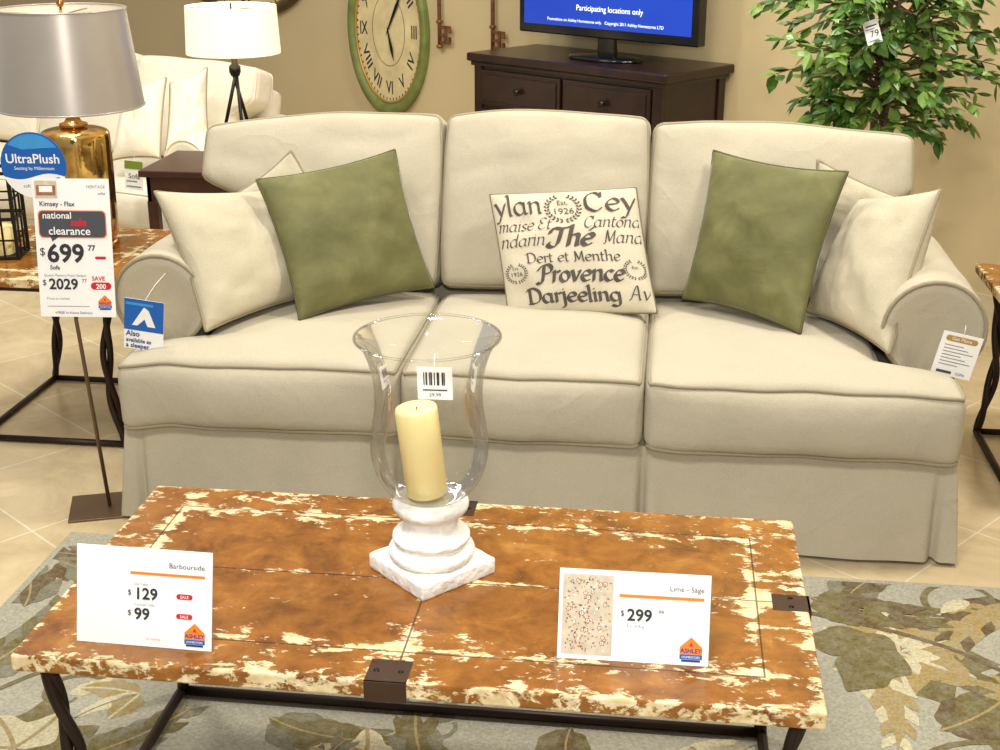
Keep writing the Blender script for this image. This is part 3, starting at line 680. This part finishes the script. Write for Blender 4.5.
T(mb,'Sofa',.016,.034,hh-.243,bold=.0003); T(mb,'Queen Memory Foam Sleeper',.0095,.016,hh-.262,'grey')
T(mb,'$',.022,.010,hh-.286); T(mb,'2029',.040,.028,hh-.296,bold=.001); T(mb,'77',.014,.118,hh-.278)
T(mb,'SAVE',.016,.146,hh-.272,'red',bold=.0004); pill(mb,.142,.198,hh-.297,hh-.277,'red'); T(mb,'200',.018,.170,hh-.294,'paper','CENTER',bold=.0004)
pill(mb,.158,.188,hh-.215,hh-.207,'red')
T(mb,'Prices as marked',.009,.02,hh-.325,'grey'); rect(mb,.02,w-.07,.028,.0295,'grey'); T(mb,'+FREE In-Home Delivery',.010,.04,.008,'ink'); logo(mb,w-.046,.020,.036)
mb.build('price_card',CM,ss,Matrix.Translation((-.119,-.012,.572))@Matrix.Rotation(R_(5),4,'Z')@Matrix.Rotation(R_(-8),4,'X'))
mb=MB(); n=48; rD=.088
mb.add([(rD*math.cos(2*math.pi*k/n),0,rD*math.sin(2*math.pi*k/n)) for k in range(n)]+[(rD*math.cos(2*math.pi*k/n),.002,rD*math.sin(2*math.pi*k/n)) for k in range(n)],[tuple(range(n)),tuple(range(n,2*n))[::-1]]+[(k,n+k,n+(k+1)%n,(k+1)%n) for k in range(n)],I['blue'],False)
P=[(rD*math.cos(R_(a)),-.0006,rD*math.sin(R_(a))) for a in range(200,341,5)]; wv=[(rD*.94-rD*1.88*k/14,-.0006,-.030+.008*math.sin(k*.45)) for k in range(1,14)]; mb.poly(P+wv,I['paper'])
P=[(rD*.95*math.cos(R_(a)),-.0006,rD*.95*math.sin(R_(a))) for a in range(35,146,8)]; mb.poly(P+[(-.025,-.0006,.042),(.025,-.0006,.046)],I['sky'])
T(mb,'UltraPlush',.035,0,.006,'paper','CENTER',-.001,bold=.0005); T(mb,'Seating by Millennium',.0125,.002,-.012,'paper','CENTER',-.001); T(mb,'soft comfort',.013,0,-.06,'blue','CENTER',-.001)
mb.build('round_topper',CM,ss,Matrix.Translation((-.122,.055,.972))@Matrix.Rotation(R_(5),4,'Z'))

def tag_card(name,label,BL,BR,TL,draw,group=None,string=((0,.004,.012),(0,.012,.022))):
    m,w,hh=frame(BL,BR,TL); root=thing(name,label,'tag',mat=m,group=group)
    mb=MB().box(0,w,0,.0012,0,hh,0); draw(mb,w,hh); mb.build('card',CM,root)
    MB().tube([(w*.5,.0,hh-.004)]+[(w*.5+a,b_,hh+c) for a,b_,c in string],.0008,0,5).build('loop_string',M['paper'],root); return root
def dt1(mb,w,h):
    rect(mb,0,w,h*.38,h,'blue'); rect(mb,.004,w-.03,h*.88,h*.93,'sky',-.0014)
    mb.poly([(w*.2,-.0016,h*.48),(w*.8,-.0016,h*.48),(w*.62,-.0016,h*.80),(w*.5,-.0016,h*.86)],I['paper']); mb.poly([(w*.34,-.0018,h*.48),(w*.6,-.0018,h*.48),(w*.52,-.0018,h*.62)],I['blue'])
    T(mb,'Also',.021,.006,h*.26,'dkblue',bold=.0005); T(mb,'available as',.016,.006,h*.14,'dkblue',bold=.0004); T(mb,'a sleeper',.018,.006,h*.03,'dkblue',bold=.0004)
tag_card('hanging_tag','blue and white sleeper tag on left arm of beige sofa',aty(124,347,3.25),aty(163,353,3.25),aty(136,299,3.25),dt1,None,((.01,.05,.03),(.02,.10,.05)))
def dt2(mb,w,h):
    pill(mb,w*.1,w*.9,h*.80,h*.93,'tan'); T(mb,'Get More',.013,w*.5,h*.835,'paper','CENTER')
    for k in range(7): rect(mb,w*.12,w*(.6+.28*((k*7)%3)/2),h*(.70-.075*k),h*(.71-.075*k)+.0008,'grey')
    rect(mb,w*.12,w*.5,h*.06,h*.12,'slate'); T(mb,'SOFA',.010,w*.6,h*.06)
tag_card('hanging_tag','white care tag with tan heading on right arm of beige sofa',aty(930,372,3.345),aty(969,381,3.345),aty(935,328,3.345),dt2)
def dt3(mb,w,h):
    rect(mb,0,w,h*.72,h,'green'); rect(mb,w*.1,w*.9,h*.1,h*.14,'grey'); T(mb,'Sofa',.03,w*.2,h*.4); rect(mb,w*.1,w*.7,h*.28,h*.32,'green')
tag_card('hanging_tag','green and white tag on the front of the white sofa',aty(125,189,5.2),aty(143,191,5.2),aty(133,161,5.2),dt3)
def dt4(mb,w,h):
    T(mb,'79',.03,w*.3,h*.3); rect(mb,w*.15,w*.85,h*.75,h*.8,'ink'); rect(mb,w*.15,w*.7,h*.62,h*.66,'grey'); rect(mb,w*.15,w*.8,h*.12,h*.16,'grey')
tag_card('hanging_tag','small white price tag hanging in the ficus tree',aty(868,46,4.55),aty(883,41,4.55),aty(863,23,4.55),dt4)
def dt5(mb,w,h):
    for k,x in enumerate([.18,.24,.34,.38,.48,.56,.6,.7,.76]): rect(mb,w*x,w*(x+(.05 if k%2 else .03)),h*.45,h*.85,'ink')
    rect(mb,w*.15,w*.85,h*.28,h*.32,'ink'); T(mb,'29.99',.010,w*.5,h*.1,'ink','CENTER')
tag_card('hanging_tag','small white barcode tag stuck inside glass hurricane holder',aty(418,399,2.185),aty(453,400,2.185),aty(420,367,2.185),dt5)

# ------------------------------------------------------------ lamps on end tables
lp=thing('table_lamp','gold mercury glass table lamp with grey shade on left end table','table lamp',(-1.872,4.0,.5605))
MB().lathe([(.095,0),(.105,.004),(.105,.016),(.098,.022),(.08,.026)],(0,0,0),0).build('foot',M['brass'],lp)
MB().lathe(sprof([(.08,.026),(.102,.036),(.106,.08),(.108,.18),(.110,.30),(.110,.355),(.104,.376),(.08,.386),(.045,.390),(.03,.393)],4),(0,0,0),0,56).build('glass_body',M['gold'],lp)
MB().lathe([(.03,.390),(.044,.394),(.044,.402),(.028,.407),(.020,.42),(.026,.432),(.026,.44),(.016,.45),(.012,.50)],(0,0,0),0).build('neck',M['brass'],lp)
MB().lathe([(.226,.455),(.195,.755)],(0,0,0),0,64,cap=False).lathe([(.224,.455),(.193,.755)],(0,0,0),1,64,cap=False).tube([(.226*math.cos(k*.1963),.226*math.sin(k*.1963),.457) for k in range(32)],.003,0,6,True).tube([(.195*math.cos(k*.1963),.195*math.sin(k*.1963),.754) for k in range(32)],.003,0,6,True).build('lamp_shade',[M['shade'],M['shade_in']],lp)
MB().tube([(-.19,0,.74),(0,0,.735),(.19,0,.74)],.002).tube([(0,-.19,.74),(0,0,.735),(0,.19,.74)],.002).tube([(0,0,.5),(0,0,.76)],.004).lathe([(.008,.76),(.012,.77),(.004,.785)]).build('harp',M['brass'],lp)
ln=thing('candle_lantern','dark metal cage lantern on left end table beside the gold lamp','lantern',(-2.09,3.86,.5605),R_(12))
mb=MB(); a=.062
for sx in (-1,1):
    for sy in (-1,1): mb.box(sx*a-.005,sx*a+.005,sy*a-.005,sy*a+.005,0,.28)
for z in (0,.125,.27):
    for q in (-1,1): mb.box(-a,a,q*a-.004,q*a+.004,z,z+.01).box(q*a-.004,q*a+.004,-a,a,z,z+.01)
for q in (-1,1):
    for x in (-.022,.022): mb.box(x-.0025,x+.0025,q*a-.003,q*a+.003,.0,.27).box(q*a-.003,q*a+.003,x-.0025,x+.0025,0,.27)
    for z in (.06,.19): mb.box(-a,a,q*a-.003,q*a+.003,z,z+.005).box(q*a-.003,q*a+.003,-a,a,z,z+.005)
mb.build('cage',M['cage'],ln); MB().box(-a,a,-a,a,0.0,.006).build('base_plate',M['cage'],ln)
cl=thing('pillar_candle','short ivory candle standing inside the dark lantern','candle',(-2.09,3.86,.567))
MB().lathe([(.036,0),(.038,.003),(.038,.088),(.034,.092),(.004,.089)]).build('wax_body',M['candle'],cl); MB().tube([(0,0,.088),(.001,0,.1)],.0014,0,6).build('wick',M['wick'],cl)

bt=thing('side_table','small dark brown side table in front of the white sofa','side table',(-1.72,4.93,0))
TH=.66
MB().box(-.26,.26,-.20,.22,TH-.025,TH,0,.004).build('tabletop',M['wood2'],bt)
MB().box(-.235,.235,-.185,-.17,TH-.12,TH-.025).box(-.235,.235,.185,.20,TH-.12,TH-.025).box(-.235,-.22,-.185,.20,TH-.12,TH-.025).box(.22,.235,-.185,.20,TH-.12,TH-.025).build('apron',M['wood2'],bt)
for sx in (-1,1):
    for y in (-.165,.18): MB().box(sx*.22-.02,sx*.22+.02,y-.02,y+.02,0,TH-.12,0,.003).build('leg',M['wood2'],bt)
tl=thing('table_lamp','black tripod table lamp with a glowing white drum shade','table lamp',(-1.645,4.95,TH+.0005))
for k in range(3):
    a=R_(-60+120*k); MB().tube([(.09*math.cos(a),.09*math.sin(a),.006),(.012*math.cos(a+2.6),.012*math.sin(a+2.6),.36)],.007,0,8).build('leg',M['black_matte'],tl)
MB().lathe([(.016,.33),(.022,.345),(.022,.365),(.012,.375),(.012,.46)]).build('neck',M['black_matte'],tl)
MB().lathe([(.178,.415),(.170,.590)],(0,0,0),0,56,cap=False).lathe([(.176,.415),(.168,.590)],(0,0,0),0,56,cap=False).build('lamp_shade',M['wshade'],tl)
MB().tube([(-.17,0,.58),(0,0,.58),(.17,0,.58)],.002).tube([(0,0,.45),(0,0,.60)],.004).build('harp',M['black_matte'],tl)

# ------------------------------------------------------------ TV stand + TV
sc_=Vector((-.515,6.115,0))+WN*.245
ts=thing('tv_stand','dark espresso wood media chest under the television behind the sofa','cabinet',sc_+WD*.035,WA)
W,D,H=.565,.24,.92
MB().box(-W+.01,W-.01,-D+.01,D-.01,.06,H-.04,0,.004).box(-W,-W+.05,-D,-D+.05,0,H-.04,0,.003).box(W-.05,W,-D,-D+.05,0,H-.04,0,.003).box(-W,-W+.05,D-.05,D,0,H-.04,0,.003).box(W-.05,W,D-.05,D,0,H-.04,0,.003).box(-W,W,-D,D,.06,.12,0,.003).build('body',M['wood'],ts)
MB().box(-W-.03,W+.04,-D-.025,D+.01,H-.04,H,0,.008).box(-W-.012,W+.02,-D-.012,D,H-.06,H-.04,0,.004).build('top',M['wood'],ts)
for x0 in (-W+.055,.008):
    x1=x0+W-.063
    dr=MB().box(x0,x1,-D-.006,-D+.02,H-.24,H-.075,0,.003).box(x0+.02,x1-.02,-D-.012,-D,H-.22,H-.095,0,.004).build('drawer',M['wood'],ts)
    MB().lathe([(.006,0),(.006,.012),(.016,.018),(.017,.026),(.01,.032),(.001,.033)],(0,0,0),0,20).build('knob',M['knob'],dr,Matrix.Translation(((x0+x1)/2,-D-.011,H-.158))@Matrix.Rotation(R_(90),4,'X'))
    d_=MB().box(x0,x1,-D-.006,-D+.02,.13,H-.26,0,.003).box(x0+.05,x1-.05,-D-.01,-D,.18,H-.31,0,.003).build('door',M['wood'],ts)
    MB().lathe([(.006,0),(.006,.012),(.016,.018),(.017,.026),(.01,.032),(.001,.033)],(0,0,0),0,20).build('knob',M['knob'],d_,Matrix.Translation((x1-.03 if x0<0 else x0+.03,-D-.006,H-.4))@Matrix.Rotation(R_(90),4,'X'))
tvp=sc_-WN*.03; L_=hit(522,30,tvp,WN); Rr=hit(700,48,tvp,WN); tw=(Rr-L_).length; zb=(L_.z+Rr.z)/2; mid=(L_+Rr)/2
tv=thing('television','black flat screen television showing blue screen text','television',(mid.x,mid.y,H+.001),WA)
zb-=H+.001; th=tw*.6; hw=tw/2
MB().box(-hw,hw,-.02,.04,zb,zb+th,0,.006).build('housing',M['black'],tv)
mb=MB().box(-.05,.05,0.0,.03,.01,zb+.02,0,.004); mb.lathe([(.20,0),(.205,.004),(.20,.012),(.08,.018),(.001,.02)],(0,0,0),0,40)
for v in mb.v:
    if v.z<.0201 and abs(v.x)>.051 or v.length>.09: v.y*=.55
mb.build('pedestal',M['black'],tv)
b_=.034
mb=MB(); mb.poly([(-hw+b_,-.0212,zb+b_+.008),(hw-b_,-.0212,zb+b_+.008),(hw-b_,-.0212,zb+th-b_),(-hw+b_,-.0212,zb+th-b_)],0)
for s_,sz,x,z in [('Participating locations only',.036,.03,zb+.118),('Promotions on Ashley Homestores only.   Copyright 2011 Ashley Homestores LTD',.0200,.0,zb+.064)]:
    mb.text(s_,sz,lambda a,c,x=x,z=z:(x+a,-.0222,z+c),1,align='CENTER')
mb.build('screen',[M['screen'],M['screen_text']],tv)

# ------------------------------------------------------------ wall clock, keys
def oval_clock(label,cen,a,b,frm):
    r=thing('wall_clock',label,'clock',cen-WN*.003,WA)
    n=64; E=lambda s,y:[(a*s*math.cos(2*math.pi*k/n),y,b*s*math.sin(2*math.pi*k/n)) for k in range(n)]
    mb=MB(); secs=[(1.0,-.0),(1.02,-.03),(1.0,-.045),(.93,-.048),(.88,-.035),(.86,-.018)]
    vs=[];fs=[]
    for s_,y in secs: vs+=E(s_,y)
    for i in range(len(secs)-1):
        for k in range(n): fs.append((i*n+k,i*n+(k+1)%n,(i+1)*n+(k+1)%n,(i+1)*n+k))
    mb.add(vs,fs); mb.build('frame',frm,r)
    MB().tube(E(.855,-.022),.008,0,8,True).build('inner_ring',M['clock_gold'],r)
    fb=MB().poly(E(.86,-.016)[::-1],0)
    for i,s_ in enumerate(['XII','I','II','III','IV','V','VI','VII','VIII','IX','X','XI']):
        an=R_(90-30*i); cx,cz=a*.66*math.cos(an),b*.68*math.sin(an); rot=an-math.pi/2
        if 3<=i<=8: rot+=math.pi
        if i in (3,9): rot=0
        sx=a/b
        fb.text(s_,b*.22,lambda x,z,cx=cx,cz=cz,rot=rot:(cx+(x*math.cos(rot)-(z-b*.07)*math.sin(rot))*1.0*sx,-.018,cz+x*math.sin(rot)+(z-b*.07)*math.cos(rot)),1,align='CENTER',bold=.001)
    for k in range(60):
        an=R_(6*k); s0,s1=.80,.83
        fb.poly([(a*s0*math.cos(an-.012),-.018,b*s0*math.sin(an-.012)),(a*s0*math.cos(an+.012),-.018,b*s0*math.sin(an+.012)),(a*s1*math.cos(an+.012),-.018,b*s1*math.sin(an+.012)),(a*s1*math.cos(an-.012),-.018,b*s1*math.sin(an-.012))],1)
    fb.tube(E(.42,-.017),.0015,1,4,True)
    fb.build('dial',[M['clock_face'],M['ink']],r)
    for (an,L) in ((R_(60),b*.55),(R_(-75),b*.38)):
        mb=MB(); dx,dz=math.cos(an)*L,math.sin(an)*L; px_,pz=-math.sin(an)*.012,math.cos(an)*.012
        mb.add([(px_*.4,-.024,pz*.4),(dx*.6+px_,-.024,dz*.6+pz),(dx,-.024,dz),(dx*.6-px_,-.024,dz*.6-pz),(-px_*.4,-.024,-pz*.4),(-dx*.15,-.024,-dz*.15)],[(0,1,2,3,4,5)],0,False); mb.build('clock_hand',M['black_matte'],r)
c=wallhit(391,30); bt_=wallhit(395,114); lft=wallhit(352,20); rgt=wallhit(428,20)
oval_clock('oval wall clock with green frame and roman numerals left of television',c,(rgt-lft).length/2,c.z-bt_.z,M['clock_frame'])
c=wallhit(245,-38); bt_=wallhit(245,16); lft=wallhit(182,-38); rgt=wallhit(308,-38)
oval_clock('dark framed wall clock cut by top edge above the tripod lamp',c,(rgt-lft).length/2,c.z-bt_.z,M['dark_gold'])
def wkey(label,px,pb):
    bot=wallhit(px,pb); ln_=.60
    r=thing('decorative_key',label,'wall decor',bot-WN*.032,WA,'large decorative keys on the wall')
    mb=MB().tube([(0,0,.0),(0,0,ln_-.12)],.011,0,12)
    for z in (.0,.13,.36,.44,.48): mb.lathe([(.011,z-.010),(.019,z-.003),(.019,z+.004),(.011,z+.012)],(0,0,0),0,16)
    mb.build('shaft',M['rust'],r)
    mb=MB()
    mb.box(.008,.085,-.006,.006,.015,.032,0,.002).box(.008,.085,-.006,.006,.095,.112,0,.002).box(.040,.056,-.006,.006,.015,.112,0,.002).box(.071,.087,-.006,.006,.030,.055,0,.002).box(.071,.087,-.006,.006,.075,.10,0,.002).box(.008,.045,-.006,.006,.056,.070,0,.002)
    mb.build('bit',M['rust'],r)
    mb=MB()
    for sx in (-1,1):
        mb.tube(crom([(0,0,ln_-.12),(sx*.04,0,ln_-.13),(sx*.075,0,ln_-.08),(sx*.06,0,ln_-.02),(sx*.02,0,ln_-.03),(sx*.03,0,ln_-.07)],6),.009,0,8)
        mb.tube(crom([(sx*.06,0,ln_-.02),(sx*.07,0,ln_+.04),(0,0,ln_+.09)],6),.009,0,8)
    mb.tube([(.022*math.cos(a),0,ln_+.105+.022*math.sin(a)) for a in [2*math.pi*k/20 for k in range(20)]],.007,0,8,True).build('bow',M['rust'],r)
wkey('aged bronze decorative key nearest the oval clock',444,46)
wkey('aged bronze decorative key nearest the television',497,52)

# ------------------------------------------------------------ ficus tree
tx,ty=.76,4.92
ft=thing('ficus_tree','leafy green ficus tree behind right end of the beige sofa','tree',(tx,ty,0))
MB().lathe([(.11,0),(.13,.02),(.165,.26),(.175,.28),(.175,.30),(.155,.30),(.15,.27)]).build('pot',M['pot'],ft)
MB().lathe([(.152,.262),(.10,.275),(.001,.28)],cap=False).build('soil',M['soil'],ft)
rr=random.Random(12); mb=MB()
for k in range(4):
    a=k*1.57; path=[(.03*math.cos(a+i*.35)+.01*i/12*math.cos(a),.03*math.sin(a+i*.35),.26+i*.085) for i in range(16)]
    mb.tube(path,[.013-.0004*i for i in range(16)],0,8)
fol=MB()
def addleaf(p,d,L,mi):
    d=d.normalized(); s_=d.cross(Vector((rr.uniform(-.6,.6),rr.uniform(-.6,.6),1))).normalized(); n_=s_.cross(d); w=L*.31
    P=[p,p+d*L*.3+s_*w*.85-n_*.004,p+d*L*.62+s_*w*.75-n_*.006,p+d*L-n_*L*.12,p+d*L*.62-s_*w*.75-n_*.006,p+d*L*.3-s_*w*.85-n_*.004,p+d*L*.35+n_*.004,p+d*L*.65+n_*.002]
    fol.add(P,[(0,6,1),(1,6,7,2),(2,7,3),(0,5,6),(5,4,7,6),(4,3,7)],mi,False)
for k in range(150):
    z0=rr.uniform(.86,1.6); a=rr.uniform(0,6.283)
    reach=rr.uniform(.18,.44)*(1 if z0>1.0 else .8); rise=rr.uniform(-.08,.30) if z0>.95 else rr.uniform(.0,.15)
    p0=Vector((.02*math.cos(a),.02*math.sin(a),z0)); d=Vector((math.cos(a),math.sin(a),0))
    br_=[p0+d*reach*q+Vector((0,0,rise*math.sin(q*1.5)-.06*q*q)) for q in [i/7 for i in range(8)]]
    mb.tube(br_,[.0045-.0004*i for i in range(8)],0,5)
    for i in range(2,8):
        for q in range(2 if i<5 else 3):
            v=(br_[i]-br_[i-1]).normalized()+Vector((rr.uniform(-1,1),rr.uniform(-1,1),rr.uniform(-.9,.5)))
            addleaf(br_[i]+Vector((rr.uniform(-.01,.01),rr.uniform(-.01,.01),0)),v,rr.uniform(.05,.08),rr.choice([0,1]))
mb.build('trunk',M['bark'],ft); fol.build('foliage',[M['leafa'],M['leafb']],ft)

# ------------------------------------------------------------ light
def area(loc,target,size,e,col=(1,.95,.87)):
    l=bpy.data.lights.new('area_light','AREA'); l.shape='RECTANGLE'; l.size=size[0]; l.size_y=size[1]; l.energy=e; l.color=col
    o=bpy.data.objects.new('area_light',l); C.objects.link(o); o.location=loc; o.rotation_euler=(Vector(target)-Vector(loc)).to_track_quat('-Z','Y').to_euler(); return o
area((-.6,.8,3.1),(-.3,3.0,.4),(.8,.5),64)
area((1.2,3.4,3.2),(.2,3.4,.4),(.4,.4),66)
area((-1.9,3.4,3.2),(-1.4,3.5,.4),(.4,.4),44)
area((-2.6,4.6,3.2),(-3.0,6.0,0),(1.2,1.2),50)
area((.2,4.6,3.2),(.1,6.4,1.0),(1.2,.8),46,(1,.93,.80))
area((.05,-.1,1.9),(-.3,3.0,.6),(.16,.12),36,(1,.98,.95))
l=bpy.data.lights.new('bulb','POINT'); l.energy=4; l.color=(1,.86,.62); l.shadow_soft_size=.03; o=bpy.data.objects.new('bulb',l); C.objects.link(o); o.location=(-1.645,4.95,1.16)
w=bpy.data.worlds.new('world'); bpy.context.scene.world=w; w.use_nodes=True; w.node_tree.nodes['Background'].inputs[0].default_value=(1,.97,.92,1); w.node_tree.nodes['Background'].inputs[1].default_value=.38
try:
    bpy.context.scene.view_settings.view_transform='Standard'
except Exception: pass
